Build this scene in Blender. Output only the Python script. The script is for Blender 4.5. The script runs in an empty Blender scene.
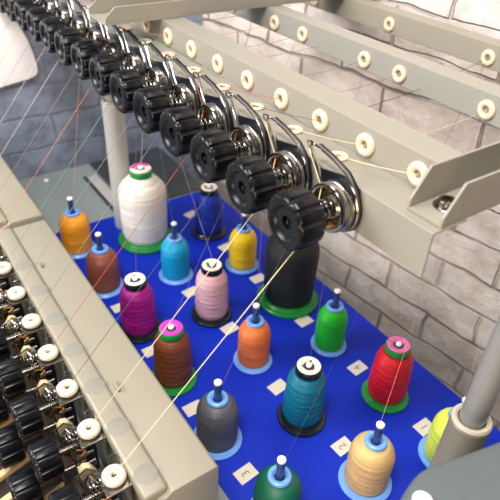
import bpy, bmesh, math, random
from mathutils import Vector, Matrix
random.seed(7)
PI = math.pi
COL = bpy.context.scene.collection

# ------------------------------------------------------------------ materials
def srgb(r, g, b):
    f = lambda c: (c/255/12.92) if c/255 <= .04045 else ((c/255+.055)/1.055)**2.4
    return (f(r), f(g), f(b), 1)

def mat(name, rgb, rough=.5, metal=0., bump=0., bscale=400., var=0., vscale=30., spec=.5, sss=0., coat=0., stretch=(1, 1, 1)):
    m = bpy.data.materials.new(name); m.use_nodes = True
    nt = m.node_tree; b = nt.nodes['Principled BSDF']
    b.inputs['Base Color'].default_value = srgb(*rgb)
    b.inputs['Roughness'].default_value = rough
    b.inputs['Metallic'].default_value = metal
    b.inputs['Specular IOR Level'].default_value = spec
    b.inputs['Coat Weight'].default_value = coat
    if sss:
        b.inputs['Subsurface Weight'].default_value = sss
        b.inputs['Subsurface Scale'].default_value = .004
    tc = nt.nodes.new('ShaderNodeTexCoord'); mp = nt.nodes.new('ShaderNodeMapping')
    mp.inputs['Scale'].default_value = stretch
    nt.links.new(tc.outputs['Object'], mp.inputs['Vector'])
    if var:
        n = nt.nodes.new('ShaderNodeTexNoise'); n.inputs['Scale'].default_value = vscale; n.inputs['Detail'].default_value = 6
        nt.links.new(mp.outputs['Vector'], n.inputs['Vector'])
        r = nt.nodes.new('ShaderNodeValToRGB')
        c = srgb(*rgb)
        r.color_ramp.elements[0].position = .3; r.color_ramp.elements[1].position = .7
        r.color_ramp.elements[0].color = tuple(x*(1-var) for x in c[:3])+(1,)
        r.color_ramp.elements[1].color = tuple(min(1, x*(1+var)) for x in c[:3])+(1,)
        nt.links.new(n.outputs['Fac'], r.inputs['Fac']); nt.links.new(r.outputs['Color'], b.inputs['Base Color'])
    if bump:
        n2 = nt.nodes.new('ShaderNodeTexNoise'); n2.inputs['Scale'].default_value = bscale; n2.inputs['Detail'].default_value = 3
        nt.links.new(mp.outputs['Vector'], n2.inputs['Vector'])
        bp = nt.nodes.new('ShaderNodeBump'); bp.inputs['Strength'].default_value = bump; bp.inputs['Distance'].default_value = .001
        nt.links.new(n2.outputs['Fac'], bp.inputs['Height']); nt.links.new(bp.outputs['Normal'], b.inputs['Normal'])
    return m

def thread_mat(name, rgb, rough=.42, sheen=.0):
    """Wound glossy thread: fine horizontal ridges plus slow tonal variation of the yarn layers."""
    m = bpy.data.materials.new(name); m.use_nodes = True
    nt = m.node_tree; b = nt.nodes['Principled BSDF']
    b.inputs['Roughness'].default_value = rough
    b.inputs['Sheen Weight'].default_value = sheen
    b.inputs['Specular IOR Level'].default_value = .45
    tc = nt.nodes.new('ShaderNodeTexCoord')
    mp = nt.nodes.new('ShaderNodeMapping'); mp.inputs['Scale'].default_value = (12, 12, 260)
    nt.links.new(tc.outputs['Object'], mp.inputs['Vector'])
    n = nt.nodes.new('ShaderNodeTexNoise'); n.inputs['Scale'].default_value = 1; n.inputs['Detail'].default_value = 4
    nt.links.new(mp.outputs['Vector'], n.inputs['Vector'])
    r = nt.nodes.new('ShaderNodeValToRGB'); c = srgb(*rgb)
    r.color_ramp.elements[0].position = .3; r.color_ramp.elements[1].position = .72
    r.color_ramp.elements[0].color = tuple(x*.72 for x in c[:3])+(1,)
    r.color_ramp.elements[1].color = tuple(min(1, x*1.12) for x in c[:3])+(1,)
    nt.links.new(n.outputs['Fac'], r.inputs['Fac']); nt.links.new(r.outputs['Color'], b.inputs['Base Color'])
    w = nt.nodes.new('ShaderNodeTexWave'); w.bands_direction = 'Z'; w.inputs['Scale'].default_value = 420
    w.inputs['Distortion'].default_value = 2; w.inputs['Detail'].default_value = 2
    nt.links.new(tc.outputs['Object'], w.inputs['Vector'])
    bp = nt.nodes.new('ShaderNodeBump'); bp.inputs['Strength'].default_value = .35; bp.inputs['Distance'].default_value = .0006
    nt.links.new(w.outputs['Fac'], bp.inputs['Height'])
    bp2 = nt.nodes.new('ShaderNodeBump'); bp2.inputs['Strength'].default_value = .35; bp2.inputs['Distance'].default_value = .0015
    nt.links.new(n.outputs['Fac'], bp2.inputs['Height']); nt.links.new(bp.outputs['Normal'], bp2.inputs['Normal'])
    nt.links.new(bp2.outputs['Normal'], b.inputs['Normal'])
    return m

def brick_mat(name, light, dark, mortar, bw=.235, bh=.078, mort=.0045, bump=.7):
    m = bpy.data.materials.new(name); m.use_nodes = True
    nt = m.node_tree; b = nt.nodes['Principled BSDF']; b.inputs['Roughness'].default_value = .75
    N = nt.nodes.new; L = nt.links.new
    tc = N('ShaderNodeTexCoord')
    ns = N('ShaderNodeTexNoise'); ns.inputs['Scale'].default_value = 9; ns.inputs['Detail'].default_value = 5
    L(tc.outputs['Object'], ns.inputs['Vector'])
    sub = N('ShaderNodeVectorMath'); sub.operation = 'MULTIPLY_ADD'
    sub.inputs[1].default_value = (.03, .03, .03); L(ns.outputs['Color'], sub.inputs[0]); L(tc.outputs['Object'], sub.inputs[2])
    br = N('ShaderNodeTexBrick'); L(sub.outputs[0], br.inputs['Vector'])
    br.inputs['Scale'].default_value = 1; br.inputs['Brick Width'].default_value = bw; br.inputs['Row Height'].default_value = bh
    br.inputs['Mortar Size'].default_value = mort; br.inputs['Mortar Smooth'].default_value = .6
    br.inputs['Color1'].default_value = srgb(*light); br.inputs['Color2'].default_value = srgb(*[int(c*.93) for c in light])
    br.inputs['Mortar'].default_value = srgb(*mortar)
    # paint: blotchy, fills many joints
    n2 = N('ShaderNodeTexNoise'); n2.inputs['Scale'].default_value = 14; n2.inputs['Detail'].default_value = 8; n2.inputs['Roughness'].default_value = .65
    L(tc.outputs['Object'], n2.inputs['Vector'])
    r = N('ShaderNodeValToRGB'); r.color_ramp.elements[0].position = .38; r.color_ramp.elements[1].position = .6
    r.color_ramp.elements[0].color = srgb(*dark); r.color_ramp.elements[1].color = (1, 1, 1, 1)
    L(n2.outputs['Fac'], r.inputs['Fac'])
    mx = N('ShaderNodeMix'); mx.data_type = 'RGBA'; mx.blend_type = 'MULTIPLY'; mx.inputs['Factor'].default_value = .55
    L(br.outputs['Color'], mx.inputs['A']); L(r.outputs['Color'], mx.inputs['B'])
    n3 = N('ShaderNodeTexNoise'); n3.inputs['Scale'].default_value = 6
    L(tc.outputs['Object'], n3.inputs['Vector'])
    r3 = N('ShaderNodeValToRGB'); r3.color_ramp.elements[0].position = .4; r3.color_ramp.elements[1].position = .58
    L(n3.outputs['Fac'], r3.inputs['Fac'])
    ml = N('ShaderNodeMath'); ml.operation = 'MULTIPLY'; ml.inputs[1].default_value = .75
    L(r3.outputs['Color'], ml.inputs[0])
    mul = N('ShaderNodeMath'); mul.operation = 'MULTIPLY'; L(br.outputs['Fac'], mul.inputs[0]); L(ml.outputs[0], mul.inputs[1])
    mx2 = N('ShaderNodeMix'); mx2.data_type = 'RGBA'
    base = N('ShaderNodeMix'); base.data_type = 'RGBA'; base.blend_type = 'MULTIPLY'; base.inputs['Factor'].default_value = .55
    base.inputs['A'].default_value = srgb(*light); L(r.outputs['Color'], base.inputs['B'])
    L(mul.outputs[0], mx2.inputs['Factor']); L(base.outputs['Result'], mx2.inputs['A']); mx2.inputs['B'].default_value = srgb(*mortar)
    L(mx2.outputs['Result'], b.inputs['Base Color'])
    inv = N('ShaderNodeMath'); inv.operation = 'SUBTRACT'; L(n2.outputs['Fac'], inv.inputs[0]); L(br.outputs['Fac'], inv.inputs[1])
    bp = N('ShaderNodeBump'); bp.inputs['Strength'].default_value = bump; bp.inputs['Distance'].default_value = .012
    L(inv.outputs[0], bp.inputs['Height']); L(bp.outputs['Normal'], b.inputs['Normal'])
    return m

M = {}
M['beige'] = mat('beige_powder_coat', (140, 135, 123), .42, 0, .12, 900, .07, 900)
M['beige_warm'] = mat('warm_beige_plastic', (145, 138, 122), .4, 0, .08, 900, .05, 700)
M['spot'] = mat('grey_plug', (134, 130, 119), .5)
M['rail_grey'] = mat('rail_grey_beige', (146, 142, 132), .38, 0, .1, 900, .06, 900, stretch=(1, .08, 1))
M['black'] = mat('black_plastic', (6, 7, 12), .3, 0, .05, 300, spec=.3)
M['dark'] = mat('dark_body', (9, 10, 18), .35)
M['chrome'] = mat('chrome', (160, 157, 152), .17, 1)
M['chrome_worn'] = mat('worn_chrome', (135, 129, 120), .25, 1, .1, 500)
M['brass'] = mat('brass', (190, 140, 85), .25, 1)
M['ceramic'] = mat('cream_ceramic', (222, 198, 168), .35, 0, sss=.1)
M['ceramic_white'] = mat('white_ceramic', (214, 206, 188), .3, 0, sss=.15)
M['ceramic_hole'] = mat('dark_hole', (70, 55, 45), .8)
M['cream'] = mat('cream_lever', (196, 170, 126), .4)
M['mat'] = mat('blue_mat', (0, 38, 172), .62, 0, .25, 1200, .05, 60, spec=.25)
M['table'] = mat('grey_table', (138, 148, 148), .35, 0, .05, 300, .03, 8)
M['dark_body'] = mat('dark_brown_body', (46, 38, 32), .4)
M['dark_plate'] = mat('dark_plate', (52, 56, 58), .25)
M['pole'] = mat('pole_grey', (170, 168, 164), .4, 0, .05, 400)
M['pole_thin'] = mat('thin_pole', (132, 131, 128), .38, .1)
M['sleeve'] = mat('sleeve_beige', (126, 117, 104), .42, 0, .08, 700)
M['grey_body'] = mat('grey_body', (86, 94, 95), .45, 0, .25, 500, .04, 300)
M['white_sheet'] = mat('white_sheet', (250, 250, 252), .7, 0, .1, 40)
M['tag'] = mat('tag_paper', (205, 198, 182), .7, 0, .1, 300)
M['ink'] = mat('grey_ink', (128, 122, 122), .7)
M['blue_plastic'] = mat('light_blue_plastic', (108, 158, 226), .35, sss=.1)
M['green_plastic'] = mat('green_plastic', (18, 128, 52), .33)
M['black_foot'] = mat('black_foot', (14, 22, 30), .28)
M['white_cap'] = mat('white_cap', (232, 224, 208), .35)
M['pink_label'] = mat('pink_label', (224, 105, 170), .5)
M['magenta_label'] = mat('magenta_label', (214, 50, 170), .5)
M['pin'] = mat('pin_steel_blue', (62, 82, 132), .3, .5)
M['pin_tip'] = mat('pin_tip', (225, 224, 218), .35)
M['hole'] = mat('hole_dark_blue', (20, 34, 80), .6)
M['magenta_dark'] = mat('dark_magenta', (130, 30, 90), .5)
M['rim'] = mat('rim_beige', (184, 172, 152), .4)
M['red'] = mat('red_plastic', (190, 25, 25), .4)

# ------------------------------------------------------------------ mesh helpers
def basis(d):
    d = Vector(d).normalized()
    u = d.orthogonal().normalized(); v = d.cross(u)
    return d, u, v

def lathe(bm, prof, origin=(0, 0, 0), axis=(0, 0, 1), seg=40, closed=False, rad=None):
    """prof: list of (radius, along).  rad(i,k) optional multiplier."""
    d, u, v = basis(axis) if tuple(axis) != (0, 0, 1) else (Vector((0, 0, 1)), Vector((1, 0, 0)), Vector((0, 1, 0)))
    o = Vector(origin); rings = []
    for i, (r, h) in enumerate(prof):
        ring = []
        if r < 1e-7:
            ring = [bm.verts.new(o+d*h)]
        else:
            for k in range(seg):
                a = 2*PI*k/seg; rr = r*(rad(i, k) if rad else 1)
                ring.append(bm.verts.new(o+d*h+u*(rr*math.cos(a))+v*(rr*math.sin(a))))
        rings.append(ring)
    pairs = list(zip(rings, rings[1:]))
    if closed: pairs.append((rings[-1], rings[0]))
    for A, B in pairs:
        for k in range(seg):
            k2 = (k+1) % seg
            if len(A) == 1 and len(B) == 1: continue
            if len(A) == 1: bm.faces.new((A[0], B[k], B[k2]))
            elif len(B) == 1: bm.faces.new((A[k], A[k2], B[0]))
            else: bm.faces.new((A[k], A[k2], B[k2], B[k]))
    return bm

def cyl(bm, a, b, r, r2=None, seg=24):
    a = Vector(a); b = Vector(b); L = (b-a).length; r2 = r if r2 is None else r2
    return lathe(bm, [(0, 0), (r, 0), (r2, L), (0, L)], a, (b-a), seg)

def annulus(bm, c, axis, ri, ro, t, seg=36, bev=.0004):
    return lathe(bm, [(ri, 0), (ro-bev, 0), (ro, bev), (ro, t-bev), (ro-bev, t), (ri, t)], c, axis, seg, closed=True)

def torus(bm, c, axis, R, r, seg=32, rs=12, squash=1.):
    prof = [(R+r*math.cos(2*PI*j/rs), squash*r*math.sin(2*PI*j/rs)) for j in range(rs)]
    return lathe(bm, prof, c, axis, seg, closed=True)

def box(bm, x0, x1, y0, y1, z0, z1, bev=0.):
    tmp = bmesh.new()
    vs = [tmp.verts.new((x, y, z)) for x in (x0, x1) for y in (y0, y1) for z in (z0, z1)]
    for f in ((0, 1, 3, 2), (4, 6, 7, 5), (0, 4, 5, 1), (2, 3, 7, 6), (0, 2, 6, 4), (1, 5, 7, 3)):
        tmp.faces.new([vs[i] for i in f])
    if bev: bmesh.ops.bevel(tmp, geom=list(tmp.edges), offset=bev, segments=2, affect='EDGES', profile=.6)
    me = bpy.data.meshes.new('t'); tmp.to_mesh(me); tmp.free(); bm.from_mesh(me); bpy.data.meshes.remove(me)
    return bm

def prism(bm, pts, ext, bev=0., bseg=3):
    """pts: list of 3D points in a plane, ext: extrusion vector."""
    tmp = bmesh.new()
    A = [tmp.verts.new(p) for p in pts]; e = Vector(ext); B = [tmp.verts.new(Vector(p)+e) for p in pts]
    n = len(pts)
    tmp.faces.new(A[::-1]); tmp.faces.new(B)
    for i in range(n): tmp.faces.new((A[i], A[(i+1) % n], B[(i+1) % n], B[i]))
    bmesh.ops.recalc_face_normals(tmp, faces=tmp.faces)
    if bev: bmesh.ops.bevel(tmp, geom=list(tmp.edges), offset=bev, segments=bseg, affect='EDGES', profile=.5)
    me = bpy.data.meshes.new('t'); tmp.to_mesh(me); tmp.free(); bm.from_mesh(me); bpy.data.meshes.remove(me)
    return bm

def tube(bm, pts, r, seg=8, closed=False):
    pts = [Vector(p) for p in pts]; n = len(pts); rings = []
    prev = None
    for i, p in enumerate(pts):
        if closed: t = (pts[(i+1) % n]-pts[i-1])
        else: t = pts[min(i+1, n-1)]-pts[max(i-1, 0)]
        t.normalize()
        if prev is None: u = t.orthogonal().normalized()
        else:
            u = prev-t*prev.dot(t)
            u = u.normalized() if u.length > 1e-6 else t.orthogonal().normalized()
        prev = u; v = t.cross(u)
        rr = r[i] if isinstance(r, list) else r
        rings.append([bm.verts.new(p+u*(rr*math.cos(2*PI*k/seg))+v*(rr*math.sin(2*PI*k/seg))) for k in range(seg)])
    rng = range(n if closed else n-1)
    for i in rng:
        A, B = rings[i], rings[(i+1) % n]
        for k in range(seg): bm.faces.new((A[k], A[(k+1) % seg], B[(k+1) % seg], B[k]))
    if not closed:
        bm.faces.new(rings[0][::-1]); bm.faces.new(rings[-1])
    return bm

def build(name, bm, m, parent=None, loc=None, sharp=35, smooth=True):
    bmesh.ops.recalc_face_normals(bm, faces=bm.faces)
    me = bpy.data.meshes.new(name); bm.to_mesh(me); bm.free()
    me.materials.append(m)
    if smooth:
        for p in me.polygons: p.use_smooth = True
        me.set_sharp_from_angle(angle=math.radians(sharp))
    o = bpy.data.objects.new(name, me); COL.objects.link(o)
    if parent: o.parent = parent
    if loc: o.location = loc
    return o

def NB(): return bmesh.new()

def tag(o, label, cat, group=None, kind=None):
    o['label'] = label; o['category'] = cat
    if group: o['group'] = group
    if kind: o['kind'] = kind
    return o

def thing(name, label, cat, loc=(0, 0, 0), rotz=0, group=None):
    o = bpy.data.objects.new(name, None); COL.objects.link(o)
    o.empty_display_size = .02
    o.location = loc; o.rotation_euler = (0, 0, rotz)
    return tag(o, label, cat, group)

def copy_tree(o, parent=None):
    c = o.copy(); COL.objects.link(c); c.parent = parent
    for ch in list(o.children): copy_tree(ch, c)
    return c

def struct(name, bm, m, label=None, loc=None):
    o = build(name, bm, m, None, loc); o['kind'] = 'structure'
    if label: o['label'] = label
    return o

# ------------------------------------------------------------------ setting
ZF = -.78
o = struct('floor', box(NB(), -1.6, 1.2, -1.6, 1.2, ZF-.05, ZF), mat('floor_grey', (92, 92, 94), .6, 0, .1, 60, .1, 5), 'grey floor below the table')
white_brick = brick_mat('white_painted_brick', (226, 214, 206), (206, 194, 186), (118, 98, 88), bw=.22, bh=.074, mort=.0042, bump=.9)
dark_brick = brick_mat('blue_grey_haze_brick', (134, 144, 164), (110, 118, 134), (98, 106, 122), bump=.3)  # blue-grey base colour carries the shade and bluish haze over this wall
def wall(name, w, h, m, loc, rotz, label):
    bm = box(NB(), -w/2, w/2, 0, h, -.1, 0)
    o = struct(name, bm, m, label)
    o.matrix_world = Matrix.Translation(loc) @ Matrix.Rotation(rotz, 4, 'Z') @ Matrix.Rotation(PI/2, 4, 'X')
    return o
# the back wall faces -Y, the right wall faces -X (object XY plane is the brick face)
YB = .362
wall('wall_back', 2.5, 2.4, dark_brick, (-.60, YB, ZF), 0, 'brick wall behind the table, blue-grey shade and haze put into its colour')
RW = math.radians(-90+7)
wall('wall_right', 3.6, 2.4, white_brick, (.615, -.55, ZF), RW, 'white painted brick wall beyond the blue mat')

# table
t = thing('work_table', 'grey table top beneath the blue mat, reaching back to the brick wall', 'table', (0, 0, 0))
build('table_top', box(NB(), -.75, .357, -1.15, .352, -.03, 0, .002), M['table'], t)
for (x, y) in ((-.7, -1.1), (.31, -1.1), (-.7, .3), (.31, .3)):
    build('leg', box(NB(), x-.02, x+.02, y-.02, y+.02, ZF, -.03, .002), M['grey_body'], t)
tag(build('blue_mat', box(NB(), -.035, .357, -.98, .0855, 0, .0022, .0006), M['mat']), 'bright blue felt mat under all the thread spools', 'mat')
MZ = .0022
# things at the back of the table
t = thing('metal_strip', 'light flat metal strip with dark edge lying on grey table behind the white cone', 'strip', (0, 0, 0))
build('strip_plate', prism(NB(), [(.1235, .092, 0), (.150, .092, 0), (.150, .284, 0), (.1235, .274, 0)], (0, 0, .004), .0006), M['pole'], t)
build('strip_edge', box(NB(), .1165, .1233, .092, .284, 0, .005, .0006), M['dark_plate'], t)
tag(build('dark_panel', box(NB(), .156, .352, .092, .345, 0, .004, .001), M['dark_plate']), 'dark glossy flat panel on the table behind the white and navy spools', 'panel')
for (x, y, lab, z) in ((.036, .316, 'small white screw dot on the grey table near the back wall', 0), (.262, .205, 'white disc standing in for a highlight dot on the dark panel behind the white cone', .004)):
    tag(build('table_dot', lathe(NB(), [(0, 0), (.006, 0), (.006, .002), (.004, .0045), (0, .005)], (x, y, z)), M['white_cap']), lab, 'dot')  # white screw dot, and a disc painting a highlight dot on the panel
# white sheet on the back wall
bm = NB(); pts = []
P = [(-.42, .170), (-.0163, .2284), (.048, .2374), (.064, .2420), (.0700, .2500), (.0710, .2600), (.0678, .288), (.0609, .3208), (.040, .3702), (.0, .405), (-.42, .46)]
prism(bm, [(x, YB-.014, z) for x, z in P], (0, .009, 0), .002)
tag(build('paper_sheet', bm, M['white_sheet']), 'bright white sheet hanging on the dark brick wall at top left', 'sheet')

# ------------------------------------------------------------------ spools
def winding(prof, ri, amp, seed):
    rnd = random.Random(seed)
    ph = [rnd.uniform(0, 6.28) for _ in range(6)]
    # refine profile between points
    out = []
    for (r0, z0), (r1, z1) in zip(prof, prof[1:]):
        n = max(1, int(math.hypot(r1-r0, z1-z0)/.0022))
        for j in range(n): out.append((r0+(r1-r0)*j/n, z0+(z1-z0)*j/n))
    out.append(prof[-1])
    full = [(ri, out[0][1])]+out+[(ri, out[-1][1])]
    def rad(i, k):
        if i == 0 or i == len(full)-1: return 1
        z = full[i][1]; a = 2*PI*k/48
        s = math.sin(z*640+ph[0]+.6*math.sin(a+ph[3]))*.6+math.sin(z*1000+ph[1]+a)*.25+math.sin(z*230+ph[2]+2*a)*.4
        fade = min(1, i/4, (len(full)-1-i)/4)
        return 1+amp*s*fade
    return lathe(NB(), full, seg=48, closed=True, rad=rad)

def make_pin(name, h, x, y, label, tipr=.0052, rotz=0):
    p = thing(name, label, 'spool pin', (x, y, MZ), 0, 'spool pins standing on the blue mat')
    build('shaft', lathe(NB(), [(0, 0), (.0052, 0), (.0052, h-.004), (0, h-.004)], seg=20), M['pin'], p)
    build('tip', lathe(NB(), [(0, h-.0038), (tipr, h-.0038), (tipr*1.02, h-.001), (tipr*.8, h), (0, h+.0003)], seg=20), M['pin_tip'], p)
    return p

def small_tube_spool(x, y, rgb, label, seed, s=1., matkw={}):
    t = thing('thread_spool', label, 'thread spool', (x, y, MZ), seed*1.3, 'thread spools on the blue mat')
    build('base_flange', lathe(NB(), [(.0066, 0)]+[(r*s, z) for r, z in [(.0345, 0), (.0356, .0012), (.0356, .0034), (.0345, .0042), (.0335, .0042), (.0315, .006)]]+[(.0066, .0065)], seg=48, closed=True), M['blue_plastic'], t)
    pr = [(.0276, .0068), (.0288, .012), (.0288, .035), (.0290, .054), (.0286, .062), (.0270, .0695), (.0235, .0768), (.0190, .0820), (.0140/s, .0845)]
    build('thread_winding', winding([(r*s, z) for r, z in pr], .0067, .008, seed), thread_mat('thread', rgb, **matkw), t)
    tb = build('tube_top', lathe(NB(), [(.0066, .0848), (.0138, .0848), (.0146, .0865), (.0138, .0895), (.0120, .0905), (.0092, .0898), (.0075, .0875), (.0066, .0872)], seg=36, closed=True), M['blue_plastic'], t)
    return t

def cap_spool(x, y, rgb, label, seed, foot, cap, matkw={}):
    t = thing('thread_spool', label, 'thread spool', (x, y, MZ), seed*1.3, 'thread spools on the blue mat')
    fm = M['green_plastic'] if foot == 'green' else M['black_foot']
    build('base_flange', lathe(NB(), [(.0066, 0), (.0345, 0), (.0362, .0015), (.0362, .0048), (.0348, .0062), (.0315, .0065), (.0295, .009), (.0066, .0095)], seg=48, closed=True), fm, t)
    pr = [(.0268, .0098), (.0288, .018), (.0292, .035), (.0284, .055), (.0274, .074), (.0262, .084), (.0235, .092), (.0195, .0985)]
    build('thread_winding', winding(pr, .0067, .020, seed), thread_mat('thread', rgb, **matkw), t)
    build('collar', lathe(NB(), [(.0066, .0988), (.0165, .0988), (.0182, .1005), (.0185, .1085), (.0178, .1098), (.0066, .1098)], seg=40, closed=True), M['green_plastic'] if foot == 'green' else M['black_foot'], t)
    c = build('cap_disc', lathe(NB(), [(.0075, .1100), (.0162, .1100), (.0166, .1112), (.0160, .1122), (.0112, .1122), (.0085, .1110)], seg=40, closed=True), M[cap], t)
    if cap != 'white_cap':
        bm = NB()
        for k in range(8):
            a = k*PI/4
            cyl(bm, (.0128*math.cos(a), .0128*math.sin(a), .1121), (.0128*math.cos(a), .0128*math.sin(a), .1124), .0008, seg=8)
        build('label_dots', bm, M['magenta_dark'], c)
    else:
        bm = NB()
        for k in range(3):
            a = k*2*PI/3+.4
            bx = box(NB(), .0070, .0105, -.0018, .0018, .1106, .1118, .0003)
            bmesh.ops.rotate(bx, verts=bx.verts, cent=(0, 0, 0), matrix=Matrix.Rotation(a, 3, 'Z'))
            me = bpy.data.meshes.new('t'); bx.to_mesh(me); bx.free(); bm.from_mesh(me); bpy.data.meshes.remove(me)
        build('cap_ribs', bm, M['chrome_worn'], c)
    return t

def big_cone(x, y, rgb, label, seed, topmat, matkw={}):
    t = thing('thread_cone', label, 'thread cone', (x, y, MZ), seed*1.1)
    build('base_flange', lathe(NB(), [(.0066, 0), (.0545, 0), (.0565, .002), (.0565, .006), (.0545, .0085), (.050, .009), (.047, .013), (.0066, .0135)], seg=56, closed=True), M['green_plastic'], t)
    pr = [(.0425, .0138), (.0452, .022), (.0464, .05), (.0470, .09), (.0474, .108), (.0466, .120), (.0435, .129), (.036, .138), (.028, .1465), (.0225, .1515)]
    build('thread_winding', winding(pr, .0067, .004, seed), thread_mat('thread', rgb, **matkw), t)
    build('collar', lathe(NB(), [(.0066, .1518), (.0205, .1518), (.0220, .154), (.0220, .1635), (.0210, .165), (.0066, .165)], seg=40, closed=True), M['green_plastic'], t)
    c = build('cap_disc', lathe(NB(), [(.0085, .1652), (.0200, .1652), (.0204, .1665), (.0195, .1678), (.010, .1678), (.0088, .166)], seg=40, closed=True), M['white_cap'], t)
    # half of the disc carries a magenta label
    bm = NB(); vs0 = []; vs1 = []
    for k in range(17):
        a = PI*.9*k/16+.2
        vs0.append(bm.verts.new((.0105*math.cos(a), .0105*math.sin(a), .1683))); vs1.append(bm.verts.new((.0185*math.cos(a), .0185*math.sin(a), .1683)))
    for k in range(16): bm.faces.new((vs0[k], vs0[k+1], vs1[k+1], vs1[k]))
    r = bmesh.ops.extrude_face_region(bm, geom=list(bm.faces)); bmesh.ops.translate(bm, verts=[v for v in r['geom'] if isinstance(v, bmesh.types.BMVert)], vec=(0, 0, -.0004))
    build('cap_label', bm, M[topmat], c)
    return t

SP = {}   # number -> (x, y, topz)
def S(n, x, y, rgb, lab, pin=None, **kw):
    small_tube_spool(x, y, rgb, lab, n, **kw); make_pin('spool_pin', .1215, x, y, pin); SP[n] = (x, y, .09, rgb)
def K(n, x, y, rgb, lab, foot, cap, pin, **kw):
    cap_spool(x, y, rgb, lab, n, foot, cap, **kw); make_pin('spool_pin', .1145, x, y, pin, .0042); SP[n] = (x, y, .113, rgb)

S(1, .252, -.722, (216, 236, 80), 'yellow-green thread spool half hidden behind the grey pole sleeve', 'white-tipped pin through the yellow-green spool')
S(2, .1310, -.689, (208, 172, 112), 'cream beige thread spool with blue base, beside the tag marked 2', 'white-tipped pin through the cream beige spool')
S(3, .0005, -.662, (8, 92, 66), 'dark green thread spool at the bottom edge, beside the tag marked 3', 'white-tipped pin through the dark green spool')
K(4, .2590, -.6000, (206, 12, 28), 'red thread spool with green base and pink cap', 'green', 'pink_label', 'small steel pin in the pink cap of the red spool')
K(5, .1235, -.5620, (0, 106, 132), 'teal thread spool with dark base and white notched cap', 'black', 'white_cap', 'small steel pin in the white cap of the teal spool')
S(6, -.0010, -.5270, (84, 86, 94), 'grey thread spool with blue base beside the beige cover corner', 'white-tipped pin through the grey spool')
S(7, .2560, -.4700, (26, 184, 30), 'bright green thread spool on light blue base', 'white-tipped pin through the bright green spool', s=.85)
S(8, .1270, -.4310, (226, 116, 48), 'orange thread spool on light blue base between the grey and green spools', 'white-tipped pin through the middle orange spool', s=.89)
K(9, -.0005, -.3980, (120, 62, 28), 'brown thread spool with green base and magenta cap', 'green', 'magenta_label', 'small steel pin in the magenta cap of the brown spool')
K(11, .1275, -.3010, (218, 170, 178), 'pale pink thread spool with dark base and white cap', 'black', 'white_cap', 'small steel pin in the white cap of the pink spool')
K(12, .0030, -.2695, (158, 8, 128), 'magenta purple thread spool with white cap by the beige cover', 'black', 'white_cap', 'small steel pin in the white cap of the magenta spool')
S(13, .2545, -.2090, (250, 204, 2), 'yellow thread spool on light blue base', 'white-tipped pin through the yellow spool', s=.93)
S(14, .1270, -.1700, (0, 156, 204), 'cyan blue thread spool on light blue base in front of white cone', 'white-tipped pin through the cyan spool', s=.92)
S(15, -.0020, -.1330, (142, 78, 58), 'reddish brown thread spool on light blue base, no cap', 'white-tipped pin through the reddish brown spool')
K(16, .2580, -.0760, (4, 48, 160), 'navy blue thread spool at the far right corner of the mat', 'black', 'white_cap', 'small steel pin in the cap of the navy spool')
S(18, -.0015, .0065, (242, 156, 22), 'golden orange thread spool farthest back by the beige cover', 'white-tipped pin through the golden orange spool')
big_cone(.2690, -.3390, (12, 14, 18), 'large black thread cone with green base under the nearest knob', 10, 'magenta_label', matkw=dict(rough=.6))
make_pin('spool_pin', .1700, .2690, -.3390, 'pin inside the large black cone'); SP[10] = (.269, -.339, .168, (24, 24, 30))
big_cone(.1310, -.0310, (232, 226, 216), 'large white thread cone with green base', 17, 'magenta_label', matkw=dict(rough=.5))
make_pin('spool_pin', .1700, .1310, -.0310, 'pin inside the large white cone'); SP[17] = (.131, -.031, .168, (225, 222, 215))

# paper tags, one per spool
def paper_tag(x, y, label, digit=None, rot=0.):
    t = thing('paper_tag', label, 'tag', (x, y, MZ), rot, 'paper tags lying on the blue mat')
    build('card', box(NB(), -.0145, .0145, -.0105, .0105, .0001, .0007), M['tag'], t)
    if digit:
        cu = bpy.data.curves.new('digit', 'FONT'); cu.body = digit; cu.size = .017; cu.align_x = 'CENTER'; cu.align_y = 'CENTER'; cu.extrude = .0001
        to = bpy.data.objects.new('digit', cu); COL.objects.link(to)
        dg = bpy.context.evaluated_depsgraph_get(); me = bpy.data.meshes.new_from_object(to.evaluated_get(dg))
        bpy.data.objects.remove(to); me.materials.clear(); me.materials.append(M['ink'])
        d = bpy.data.objects.new('digit', me); COL.objects.link(d); d.parent = t; d.location = (0, 0, .0009); d.rotation_euler = (0, 0, PI/2)
    return t
for (x, y, lab, dg, r) in (
    (.2665, -.674, 'paper tag marked 1 beside the yellow-green spool', '1', 0), (.1420, -.633, 'paper tag marked 2 behind the cream spool', '2', .05),
    (.0030, -.594, 'paper tag marked 3 behind the dark green spool', '3', .08), (.2625, -.5355, 'paper tag marked 4 behind the red spool', '4', .05),
    (.1288, -.498, 'paper tag left of the teal spool', None, .1), (-.0025, -.463, 'paper tag half hidden behind the grey spool', None, 0),
    (.2579, -.4026, 'paper tag between the black cone and green spool', None, .05), (.1351, -.3487, 'paper tag between the pink and middle orange spools', None, .1),
    (.2568, -.2615, 'paper tag left of the black cone, below the yellow spool', None, 0), (.1264, -.229, 'paper tag left of the pale pink spool', None, .1),
    (-.002, -.1995, 'paper tag left of the magenta spool', None, 0), (.2596, -.1416, 'paper tag behind the yellow spool', None, .1),
    (.2600, .0048, 'paper tag beside the navy spool at the back of mat', None, .2), (-.002, -.325, 'paper tag peeking out left of the capped brown spool', None, 0)):
    paper_tag(x, y, lab, dg, r)

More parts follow.
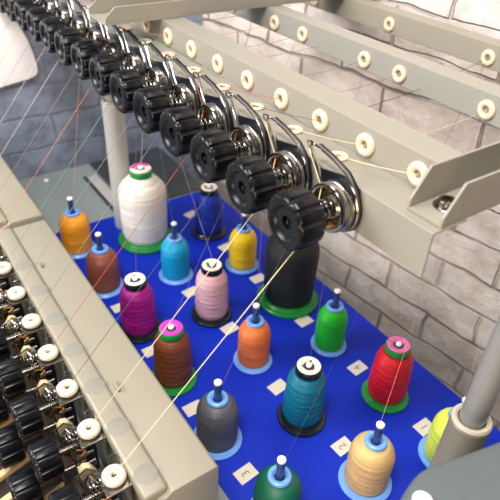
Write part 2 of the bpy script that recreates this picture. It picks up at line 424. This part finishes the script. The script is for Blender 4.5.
# ------------------------------------------------------------------ poles
def pole(x, y, zs, r1, r2, ztop, lab1, base=True):
    t = thing('support_pole', lab1, 'pole', (x, y, MZ))
    z0 = 0
    build('sleeve', lathe(NB(), [(r2+.0008, z0), (r1, z0), (r1, zs-.002), (r1-.0015, zs), (r2+(.0045 if False else .0022), zs), (r2+.0012, zs-.003), (r2+.0012, zs-.02)], seg=48, closed=True), M['sleeve'] if x and y < -.5 else M['pole'], t)
    build('sleeve_rim', lathe(NB(), [(r2+.0012, zs-.001), (r1-.0012, zs-.001), (r1, zs+.0006), (r1-.0016, zs+.0034), (r2+.004, zs+.0036), (r2+.0012, zs+.002)], seg=48, closed=True), M['beige'] if y > -.5 else M['rim'], t)
    build('tube', lathe(NB(), [(0, z0), (r2, z0), (r2, ztop), (0, ztop)], seg=40), M['pole_thin'], t)
    return t
pole(.117, .043, .278, .0205, .0125, .4375, 'pale grey telescopic pole rising behind the white cone')
pole(.1190, -.7900, .250, .0192, .0122, .52, 'beige pole sleeve with slimmer grey pole at bottom right')

# grey rounded body bottom right
t = thing('machine_housing', 'dark grey rounded machine housing in the bottom right corner', 'machine housing')
hp = [(-.032, -.90, 0), (-.0227, -.8193, 0), (.0020, -.8115, 0), (.0155, -.8085, 0), (.0245, -.8095, 0), (.0559, -.8174, 0), (.0979, -.8267, 0), (.1661, -.8419, 0), (.25, -.858, 0), (.25, -1.05, 0), (-.032, -1.05, 0)]
build('housing', prism(NB(), hp, (0, 0, .279), .007, 4), M['grey_body'], t, (0, 0, MZ))
build('oval_button', lathe(NB(), [(0, 0), (.008, 0), (.008, .002), (.006, .0032), (0, .0035)], (-.004, -.829, .2812)), M['white_cap'], t)

# ------------------------------------------------------------------ thread tree rails
YN, YFAR = -.7205, .36
XF, XW = .0790, .1236      # front face, ring wall
ZL, ZT = .440, .4735        # ledge, top flange
def ring_on_wall(parent, x, y, z, R=.0086, r=.0038):
    e = build('eyelet', torus(NB(), (x-.0012, y, z), (1, 0, 0), R-.0008, r, 32, 12, .85), M['ceramic'], parent)
    return e
t = thing('guide_rail', 'long beige front rail carrying the black knobs, with a row of cream thread rings', 'rail')
T = .0025
bm = NB()
prof = [(XF, ZL-.0455), (XF, ZL), (XW, ZL), (XW, ZL-T), (XF+T, ZL-T), (XF+T, ZL-.0455)]
prism(bm, [(x, YN, z) for x, z in prof], (0, .348-YN, 0), .0006, 1)
build('front_channel', bm, M['beige'], t)
bm = NB(); y1 = -.6805
FW = .036
prof = [(XW, ZL+.0002), (XW, ZT), (XW+FW, ZT), (XW+FW, ZT-.006), (XW+FW-T, ZT-.006), (XW+FW-T, ZT-T), (XW+T, ZT-T), (XW+T, ZL+.0002)]
prism(bm, [(x, y1, z) for x, z in prof], (0, -.035-y1, 0), .0006, 1)
build('ring_plate', bm, M['beige'], t)
YR = [-.661+.0680*i for i in range(10)]
for y in YR[:-1]: ring_on_wall(t, XW, y, .4550, .0088, .0040)
for i in range(12):
    y = -.578+.0718*i
    build('ledge_eyelet', torus(NB(), (.1035, y, ZL+.0012), (0, 0, 1), .0072, .0030, 28, 10, .6), M['ceramic'], t)
def back_rail(x, lab, ys, material):
    t = thing('guide_rail', lab, 'rail')
    prof = [(x, ZL), (x, ZT), (x+.030, ZT), (x+.030, ZT-.008), (x+.030-T, ZT-.008), (x+.030-T, ZT-T), (x+T, ZT-T), (x+T, ZL)]
    bm = NB(); prism(bm, [(a, -.6805, z) for a, z in prof], (0, .645, 0), .0006, 1)
    build('rail_profile', bm, material, t)
    for y in ys: ring_on_wall(t, x, y, .4545)
XB, XC = .3124, .4827
BY = [-.661, -.0656, -.1887, -.2603, -.3948, -.4593, -.5935]; CY = [-.085, -.276, -.4697]
back_rail(XB, 'middle beige guide rail with a row of cream rings, between the other two rails', BY, M['rail_grey'])
back_rail(XC, 'rear beige guide rail at top right, nearest the brick wall', CY, M['beige_warm'])

def cross(lab, y0, y1, x0, x1, chamf, zb=ZL+.0003, zt2=.478):
    t = thing('cross_channel', lab, 'cross channel')
    bm = NB(); box(bm, x0, x1, y0, y1, zb, zb+T, .0004)
    build('channel_floor', bm, M['beige'], t)
    for yy in (y0, y1-T):
        bm = NB(); prism(bm, [(x0, yy, zb+T), (x0, yy, zb+.010), (x0+chamf, yy, zt2), (x1, yy, zt2), (x1, yy, zb+T)], (0, T, 0), .0005, 1)
        build('flange', bm, M['beige'], t)
    return t
cross('beige U-shaped cross channel bolted at the near right end of the rails', -.7195, -.6815, .0895, .62, .018)
cross('long beige U-shaped cross channel at top left over the far end of the rails', -.165, -.103, .0375, .62, .016, ZT+.0004, .4975)
for (x, y, lab) in ((.1187, -.700, 'chrome star-head bolt inside the near cross channel'), (.142, -.134, 'chrome bolt inside the far cross channel')):
    b = thing('bolt', lab, 'bolt', (x, y, ZL+.0030 if y < -.5 else ZT+.0032))
    build('washer', annulus(NB(), (0, 0, 0), (0, 0, 1), .004, .0120, .0014), M['chrome'], b)
    hb = build('bolt_head', lathe(NB(), [(0, .0012), (.0088, .0012), (.0092, .004), (.0080, .0068), (.0030, .0075), (0, .0072)], seg=32), M['chrome_worn'], b)
    bm = NB()
    for k in range(3):
        bx = box(NB(), -.0052, .0052, -.0009, .0009, .0070, .0080)
        bmesh.ops.rotate(bx, verts=bx.verts, cent=(0, 0, 0), matrix=Matrix.Rotation(k*PI/3+.3, 3, 'Z'))
        me = bpy.data.meshes.new('t'); bx.to_mesh(me); bx.free(); bm.from_mesh(me); bpy.data.meshes.remove(me)
    build('star_recess', bm, M['black'], hb)

# ------------------------------------------------------------------ knob shape
def knob_bm(L, R, n=14, depth=.06):
    """fluted thumb nut along -X, from x=0 (back) to x=-L (front), with a recessed front face"""
    prof = [(0, 0), (R*.80, 0), (R*.92, .0012), (R, .0045), (R, L-.0045), (R*.955, L-.0018), (R*.86, L-.0002), (R*.70, L), (R*.60, L-.0015), (R*.52, L-.004), (R*.24, L-.0042), (R*.22, L-.008), (0, L-.008)]
    seg = n*6
    fl = {3: 1, 4: 1, 5: .8, 2: .6, 6: .3}
    def rad(i, k):
        w = fl.get(i, 0)
        if not w: return 1
        ph = (k % 6)
        g = (0, .0, 1, 1, .0, 0)[ph]
        return 1-depth*w*g*1.3
    return lathe(NB(), prof, (0, 0, 0), (-1, 0, 0), seg, rad=rad)

def spring_bm(x0, x1, R, turns, r=.0011):
    pts = [(x0+(x1-x0)*i/(turns*14), R*math.cos(2*PI*i/14), R*math.sin(2*PI*i/14)) for i in range(int(turns*14)+1)]
    return tube(NB(), pts, r, 8)

ORD = ['nearest', 'second', 'third', 'fourth', 'fifth', 'sixth', 'seventh', 'eighth', 'ninth', 'tenth', 'eleventh', 'twelfth', 'thirteenth', 'farthest']
# tension unit: local origin on rail face, axis -X
def make_tensioner():
    t = thing('thread_tensioner', '', 'thread tensioner')
    # tan backing collar
    build('backing_collar', annulus(NB(), (-.0003, 0, 0), (-1, 0, 0), .006, .0255, .0035), M['cream'], t)
    # rounded triangular chrome bracket: plate with an upward arm and a window
    out = []
    R = .0262
    for k in range(21):
        a = math.radians(-200+k*(240/20))      # from upper back over bottom to front
        out.append((R*math.cos(a), R*math.sin(a)))
    apex = (.050, .0415)
    bm = NB()
    loop = [(-.0055, y, z) for (y, z) in out]
    loop = [(-.0055, R*math.cos(a), R*math.sin(a)) for a in [math.radians(20-k*11.5) for k in range(21)]]
    loop += [(-.0050, -.019, .022), (-.0045, -.004, .0335), (-.0035, .018, .0395), (-.003, .040, .0430), (-.003, .0485, .0425), (-.003, .0500, .0385), (-.0035, .044, .030), (-.0045, .034, .018)]
    tube(bm, loop, .0016, 8, closed=True)
    fr = build('bracket_frame', bm, M['chrome'], t)
    build('bracket_edge', tube(NB(), [(x+.0030, y*1.0, z) for x, y, z in loop[:-4]], .0021, 8), M['dark'], t)
    # plate filling the lower part of bracket
    bm = NB(); annulus(bm, (-.0042, 0, 0), (-1, 0, 0), .005, .0252, .0022)
    prism(bm, [(-.0042, -.012, .021), (-.0042, .026, .012), (-.0042, .031, .0245), (-.0042, -.004, .0315)], (-.0016, 0, 0), .0003, 1)
    build('bracket_plate', bm, M['dark'], t)
    # thread hook on apex
    hk = [(-.003, .046, .0425), (-.006, .0475, .0455), (-.0105, .0470, .0475), (-.0130, .0445, .0465), (-.0120, .0430, .043), (-.0085, .0430, .0415)]
    build('thread_hook', tube(NB(), hk, .0012, 8), M['chrome'], t)
    # check spring drum
    bm = NB()
    lathe(bm, [(.0196, .0068), (.0240, .0068), (.0248, .0078), (.0248, .0118), (.0238, .0124), (.0236, .0136), (.0248, .0142), (.0248, .0196), (.0240, .0212), (.0222, .0216), (.0206, .0210), (.0200, .0190), (.0196, .012)], (0, 0, 0), (-1, 0, 0), 44, closed=True)
    build('tension_drum', bm, M['chrome'], t)
    bm = NB(); annulus(bm, (-.0070, 0, 0), (-1, 0, 0), .004, .0190, .0025)
    build('inner_ring', bm, M['brass'], t)
    # two tension discs
    bm = NB(); lathe(bm, [(.004, .0105), (.0110, .0107), (.0134, .0138), (.0138, .0141), (.0112, .0116), (.004, .0115)], (0, 0, 0), (-1, 0, 0), 36, closed=True)
    lathe(bm, [(.004, .0170), (.0104, .0168), (.0132, .0144), (.0134, .0149), (.0106, .0177), (.004, .0180)], (0, 0, 0), (-1, 0, 0), 36, closed=True)
    build('tension_disc', bm, M['chrome_worn'], t)
    build('spring', spring_bm(-.0180, -.0420, .0088, 4.5, .00115), M['chrome'], t)
    build('shaft', cyl(NB(), (-.003, 0, 0), (-.0415, 0, 0), .0040), M['chrome_worn'], t)
    # check wire loop
    build('check_wire', tube(NB(), [(-.0120, .020*math.cos(a)+.002, .020*math.sin(a)-.002) for a in [math.radians(150+12*k) for k in range(12)]], .0009, 6), M['chrome'], t)
    kn = build('knob', knob_bm(.0300, .0275, 13), M['black'], t, (-.0415, 0, 0))
    bm = NB()
    for k in range(2): cyl(bm, (0, 0, 0), (-.0024, 0, 0), .0016, seg=12)
    build('knob_pin', bm, M['chrome_worn'], kn, (-.0225, .0, .0))
    return t
ZU = .4155
proto = make_tensioner()
TU = []
for i in range(14):
    u = proto if i == 0 else copy_tree(proto)
    y = -.6170+.0718*i
    u.location = (XF-.0004, y, ZU)
    place = {0: 'nearest black knob tensioner, at the near right end of the front rail', 13: 'farthest black knob tensioner, at the very top left corner'}.get(i, '%s black knob tensioner counted from the near right end of the front rail' % ORD[i])
    tag(u, place, 'thread tensioner', 'black knob tensioners along the front rail'); TU.append(y)

# ------------------------------------------------------------------ left needle head
CX0, CXS, CX1, CZ = -.1548, -.1260, -.0690, .1400
def cover(y0, y1, dz, lab, spots):
    t = thing('machine_cover', lab, 'machine cover')
    z = CZ+dz; zb = MZ if False else .0
    bm = NB()
    prof = [(CX0+.004, .0), (CX0+.004, z-.014), (CXS-.004, z-.006), (CXS, z-.0015), (CX1-.003, z-.0015), (CX1, z-.0045), (CX1, .0)]
    prism(bm, [(x, y0, a) for x, a in prof], (0, y1-y0, 0), .0015, 2)
    build('housing', bm, M['beige_warm'], t)
    bm = NB(); prism(bm, [(CX0, y0+.006, z-.0215), (CXS-.0015, y0+.006, z-.0215), (CXS-.0015, y0+.006, z+.0022), (CX0, y0+.006, z+.0022)], (0, y1-y0-.006, 0), .0042, 3)
    build('raised_strip', bm, M['beige_warm'], t)
    for y in spots:
        build('plug', lathe(NB(), [(0, 0), (.0128, 0), (.0128, .0003), (.0122, .0005), (0, .0005)], (-.1412, y, z+.0021), seg=32), M['spot'], t)
    return t
EY = [-.5852+.0706*j for j in range(9)]
cover(-.6385, -.0665, 0, 'long beige machine cover in the left foreground', [y-.022 for y in EY[:7]])
cover(-.0560, .345, .0045, 'farther beige machine cover beyond the gap at the left edge', [])
tag(build('cover_notch_clip', box(NB(), -.1205, -.1165, -.488, -.470, .1387, .1435, .0008), M['beige_warm']), 'small beige clip in the middle step of the long cover', 'clip')
tag(build('cover_notch_clip', box(NB(), -.1195, -.1160, -.200, -.188, .1387, .1420, .0008), M['sleeve']), 'small brown clip on the far part of the long cover', 'clip')

def make_needle_unit():
    t = thing('needle_tensioner', '', 'needle tensioner')
    # local origin at eyelet centre (top), x toward -X holds the knob
    build('mounting_block', box(NB(), -.0125, .0015, -.0135, .0135, -.060, -.010, .0012), M['dark'], t)
    build('top_plate', box(NB(), -.0160, .0160, -.0165, .0165, -.0075, -.0050, .0010), M['chrome_worn'], t)
    for sx in (-1, 1):
        for sy in (-1, 1):
            build('stud', cyl(NB(), (sx*.0138, sy*.0140, -.008), (sx*.0138, sy*.0140, -.0015), .0019, seg=12), M['chrome'], t)
    e = build('eyelet', torus(NB(), (0, 0, .0008), (0, 0, 1), .0080, .0056, 36, 14, .95), M['ceramic_white'], t)
    build('wire_loop', tube(NB(), [(.013, .010, -.006), (.014, .014, .004), (.010, .0195, .0085), (.004, .020, .0075), (.003, .0185, -.002), (.004, .0150, -.006)], .0011, 8), M['chrome'], t)
    build('wire_loop', tube(NB(), [(-.012, .012, -.006), (-.019, .015, .001), (-.0225, .011, .004), (-.0205, .004, .003), (-.0145, .002, -.005)], .0011, 8), M['chrome'], t)
    build('shaft', cyl(NB(), (-.0120, .0, -.0165), (-.044, .0, -.0165), .0042), M['chrome_worn'], t)
    build('spring', spring_bm(-.0285, -.0140, .0062, 3.5, .0010), M['chrome'], t)
    bm = NB(); annulus(bm, (-.0215, 0, -.0165), (-1, 0, 0), .0035, .0125, .0012); annulus(bm, (-.0245, 0, -.0165), (-1, 0, 0), .0035, .0118, .0012)
    build('tension_disc', bm, M['chrome'], t)
    build('knob', knob_bm(.0285, .0238, 12), M['black'], t, (-.0385, 0, -.0165))
    for k, (yo, m_) in enumerate(((.0190, 'chrome'), (-.0170, 'brass'), (.0240, 'chrome'))):
        build('guide_wire', tube(NB(), [(-.008, yo, -.052), (-.020-.004*k, yo+.002, -.034), (-.027-.003*k, yo+.004, -.020+.004*k), (-.021, yo+.003, -.010+.003*k), (-.012, yo, -.009)], .0014, 8), M[m_], t)
    build('side_plate', prism(NB(), [(-.010, .0165, -.060), (-.030, .0165, -.050), (-.034, .0165, -.030), (-.022, .0165, -.018), (-.012, .0165, -.014)], (0, .0012, 0), .0003, 1), M['chrome_worn'], t)
    # cream take-up lever
    lev = [(-.016, -.024, -.060), (-.0265, -.0245, -.036), (-.0275, -.0265, -.020), (-.0225, -.0300, -.0085), (-.0150, -.0330, -.0085), (-.0095, -.0345, -.020), (-.010, -.031, -.060)]
    build('take_up_lever', prism(NB(), lev, (0, -.0090, 0), .0020, 2), M['cream'], t)
    build('lever_wire', tube(NB(), [(-.016, -.0215, -.048), (-.022, -.020, -.028), (-.018, -.019, -.013), (-.0115, -.018, -.010)], .0013, 8), M['brass'], t)
    # side coil and studs between the units
    bm = NB()
    cyl(bm, (-.004, -.0205, -.030), (-.026, -.0205, -.030), .0042, seg=16); cyl(bm, (-.004, -.017, -.016), (-.018, -.017, -.016), .0026, seg=14)
    torus(bm, (-.020, -.021, -.030), (1, 0, 0), .0062, .0012, 24, 8)
    build('side_coil', bm, M['chrome'], t)
    # lower tension knob
    lsh = build('lower_shaft', cyl(NB(), (-.0125, .002, -.0560), (-.070, .002, -.0560), .0042), M['chrome_worn'], t)
    build('lower_disc', annulus(NB(), (-.0400, .002, -.0560), (-1, 0, 0), .0035, .0135, .0015), M['brass'], t)
    build('lower_knob', knob_bm(.0300, .0235, 12), M['black'], t, (-.0670, .002, -.0560))
    build('button_stem', cyl(NB(), (-.0120, .0128, -.0235), (-.0242, .0145, -.0235), .0020, seg=12), M['chrome_worn'], t)
    return t
ZE = .132
proto = make_needle_unit()
for j in range(9):
    u = proto if j == 0 else copy_tree(proto)
    u.location = (-.1682, EY[j], ZE)
    lab = {0: 'white ceramic eyelet and black knob unit nearest the bottom edge, left of the cover'}.get(j, '%s white eyelet and black knob unit counted up from the bottom, left of the cover' % ORD[j])
    tag(u, lab, 'needle tensioner', 'eyelet and knob units along the left cover')
# head body behind the units
t = thing('needle_head_body', 'beige and dark machine body beneath the left row of knobs', 'machine body')
build('back_plate', box(NB(), -.1842+.0085, -.1605, -.72, .345, .0, .068, .001), M['sleeve'], t) if False else None
build('lower_body', box(NB(), -.330, -.2050, -.74, .345, .0, .030, .003), M['dark_body'], t)
build('inner_wall', box(NB(), -.2045, -.1850, -.70, .345, .0, .062, .002), M['dark_body'], t)
bm = NB()
for j in range(20):
    y = -.62+.0353*j
    bm = NB()
    prism(bm, [(-.329, y-.024, .031), (-.329, y-.014, .031), (-.208, y+.006, .046), (-.208, y-.004, .046)], (0, 0, .008), .001, 1)
    build('slide_bar', bm, M['cream'], t)

# ------------------------------------------------------------------ threads (one continuous yarn each)
NAMES = {1: 'yellow-green', 2: 'cream', 3: 'dark green', 4: 'red', 5: 'teal', 6: 'grey', 7: 'green', 8: 'orange', 9: 'brown', 10: 'whitish', 11: 'pale pink', 12: 'purple', 13: 'yellow', 14: 'cyan'}
COLR = {1: (222, 214, 160), 2: (220, 190, 150), 3: (60, 70, 70), 4: (176, 70, 74), 5: (110, 130, 130), 6: (130, 130, 134), 7: (90, 150, 105), 8: (206, 130, 90), 9: (150, 116, 104), 10: (206, 190, 184), 11: (214, 180, 180), 12: (140, 90, 150), 13: (200, 170, 80), 14: (90, 150, 170)}
def bez(a, b, sag, n=10):
    a = Vector(a); b = Vector(b); out = []
    for k in range(n):
        s = k/n; p = a.lerp(b, s); p.z -= sag*4*s*(1-s); out.append(p)
    return out
for i in range(14):
    n = i+1; sx, sy, sz, rgb = SP[n]; y = TU[i]
    col = {0: 1, 1: 1, 2: 2, 3: 1, 4: 1, 5: 2, 6: 1, 7: 1, 8: 2, 9: 1}.get(i, 0)
    ry = YR[i] if i < len(YR) else YR[-1]
    pts = [(sx+.004, sy+.004, MZ+sz+.004)]
    if col == 2:
        yy = ry+.02; q = (XC-.002, min(CY, key=lambda v: abs(v-ry)), .4545)
        pts += bez(pts[0], q, .0, 2)[1:]; pts += [q]; pts += bez(q, (XW-.003, ry, .4550), .008, 8)[1:]+[(XW-.003, ry, .4550)]
    elif col == 1:
        q = (XB-.002, min(BY, key=lambda v: abs(v-ry)), .4545)
        pts += [q]; pts += bez(q, (XW-.003, ry, .4550), .007, 8)[1:]+[(XW-.003, ry, .4550)]
    else:
        pts += [(.1035+.045, ry+.03, .4300), (.127, ry, .4530), (XW-.003, ry, .4550)]
    hook = (XF-.0118, y+.0455, ZU+.0435)
    pts += bez(pts[-1], hook, .003, 6)[1:]+[hook]
    pts += [(XF-.0190, y+.012, ZU+.016), (XF-.0345, y+.001, ZU-.0185)]
    j = i
    ex, ey = -.1682, -.5852+.0706*j
    pts += [(ex, ey, ZE+.0025), (ex, ey, ZE-.006)]
    tm = mat('yarn_'+NAMES[n].replace('-', '_').replace(' ', '_'), COLR[n], .5)
    o = build('embroidery_thread', tube(NB(), pts, [(.00016 if k < 2 else .00032 if k < len(pts)-4 else (.00046 if i < 2 else .00034)) for k in range(len(pts))], 6), tm)
    tag(o, ('%s thread running from the front rail down to the %s left eyelet' % (NAMES[n], ORD[i])) if i < 9 else ('%s thread running from the %s black knob down past the left edge of view' % (NAMES[n], ORD[i])), 'thread', 'threads strung between the rails and the left eyelets')
# loose near-vertical yarns rising from the back spools
for (n, lab, c, up) in ((18, 'orange-brown thread rising from the farthest golden orange spool to the front rail', (176, 120, 92), (.0660, .0300, .392)),
                    (16, 'dark thread rising from the navy spool to the middle rail', (70, 66, 80), (XB+.006, -.12, .452)),
                    (17, 'white thread rising from the large white cone to the front rail', (200, 196, 190), (.148, -.07, .468)),
                    ):
    sx, sy, sz, rgb = SP[n]
    o = build('embroidery_thread', tube(NB(), [(sx+.004, sy+.004, MZ+sz+.004), up], .00045, 6), mat('yarn_rising', c, .5))
    tag(o, lab, 'thread', 'threads rising from the spools')

# ------------------------------------------------------------------ camera
cam = bpy.data.cameras.new('camera'); co = bpy.data.objects.new('camera', cam); COL.objects.link(co)
co.location = (-.26628, -.94204, .69207); co.rotation_euler = (.94251, -.04438, -.6014)
cam.sensor_width = 36; cam.lens = 567.09/500*36; cam.clip_start = .01
cam.dof.use_dof = True; cam.dof.focus_distance = .66; cam.dof.aperture_fstop = 7.0
bpy.context.scene.camera = co

# ------------------------------------------------------------------ light
def area(name, loc, target, size, power, rgb, sy=None):
    l = bpy.data.lights.new(name, 'AREA'); l.energy = power; l.color = rgb; l.size = size
    if sy: l.shape = 'RECTANGLE'; l.size_y = sy
    o = bpy.data.objects.new(name, l); COL.objects.link(o); o.location = loc
    o.rotation_euler = (Vector(target)-Vector(loc)).to_track_quat('-Z', 'Y').to_euler()
    return o
area('window_light', (-1.30, .05, 1.05), (.2, -.3, .1), .6, 27, (1., .99, .97), .6)
area('window_light', (-.95, .28, .75), (.0, -.2, .4), .3, 5, (.95, .97, 1.), .5)
area('ceiling_light', (-.45, -.85, 1.7), (.35, -.35, .1), .6, 36, (1., .97, .91))
area('ceiling_light', (.20, -.10, 1.72), (.25, -.3, .2), .5, 4, (1., .96, .9))
area('added_warm_fill', (-1.1, -1.5, .35), (.0, -.5, .3), .5, 11, (1., .76, .52))  # added low fill standing for warm bounce from the front left
w = bpy.data.worlds.new('room'); bpy.context.scene.world = w; w.use_nodes = True
w.node_tree.nodes['Background'].inputs['Color'].default_value = (.86, .88, .92, 1)
w.node_tree.nodes['Background'].inputs['Strength'].default_value = .17
sc = bpy.context.scene
sc.view_settings.view_transform = 'Standard'; sc.view_settings.look = 'None'
sc.view_settings.exposure = 0; sc.view_settings.gamma = 1; sc.view_settings.use_curve_mapping = False
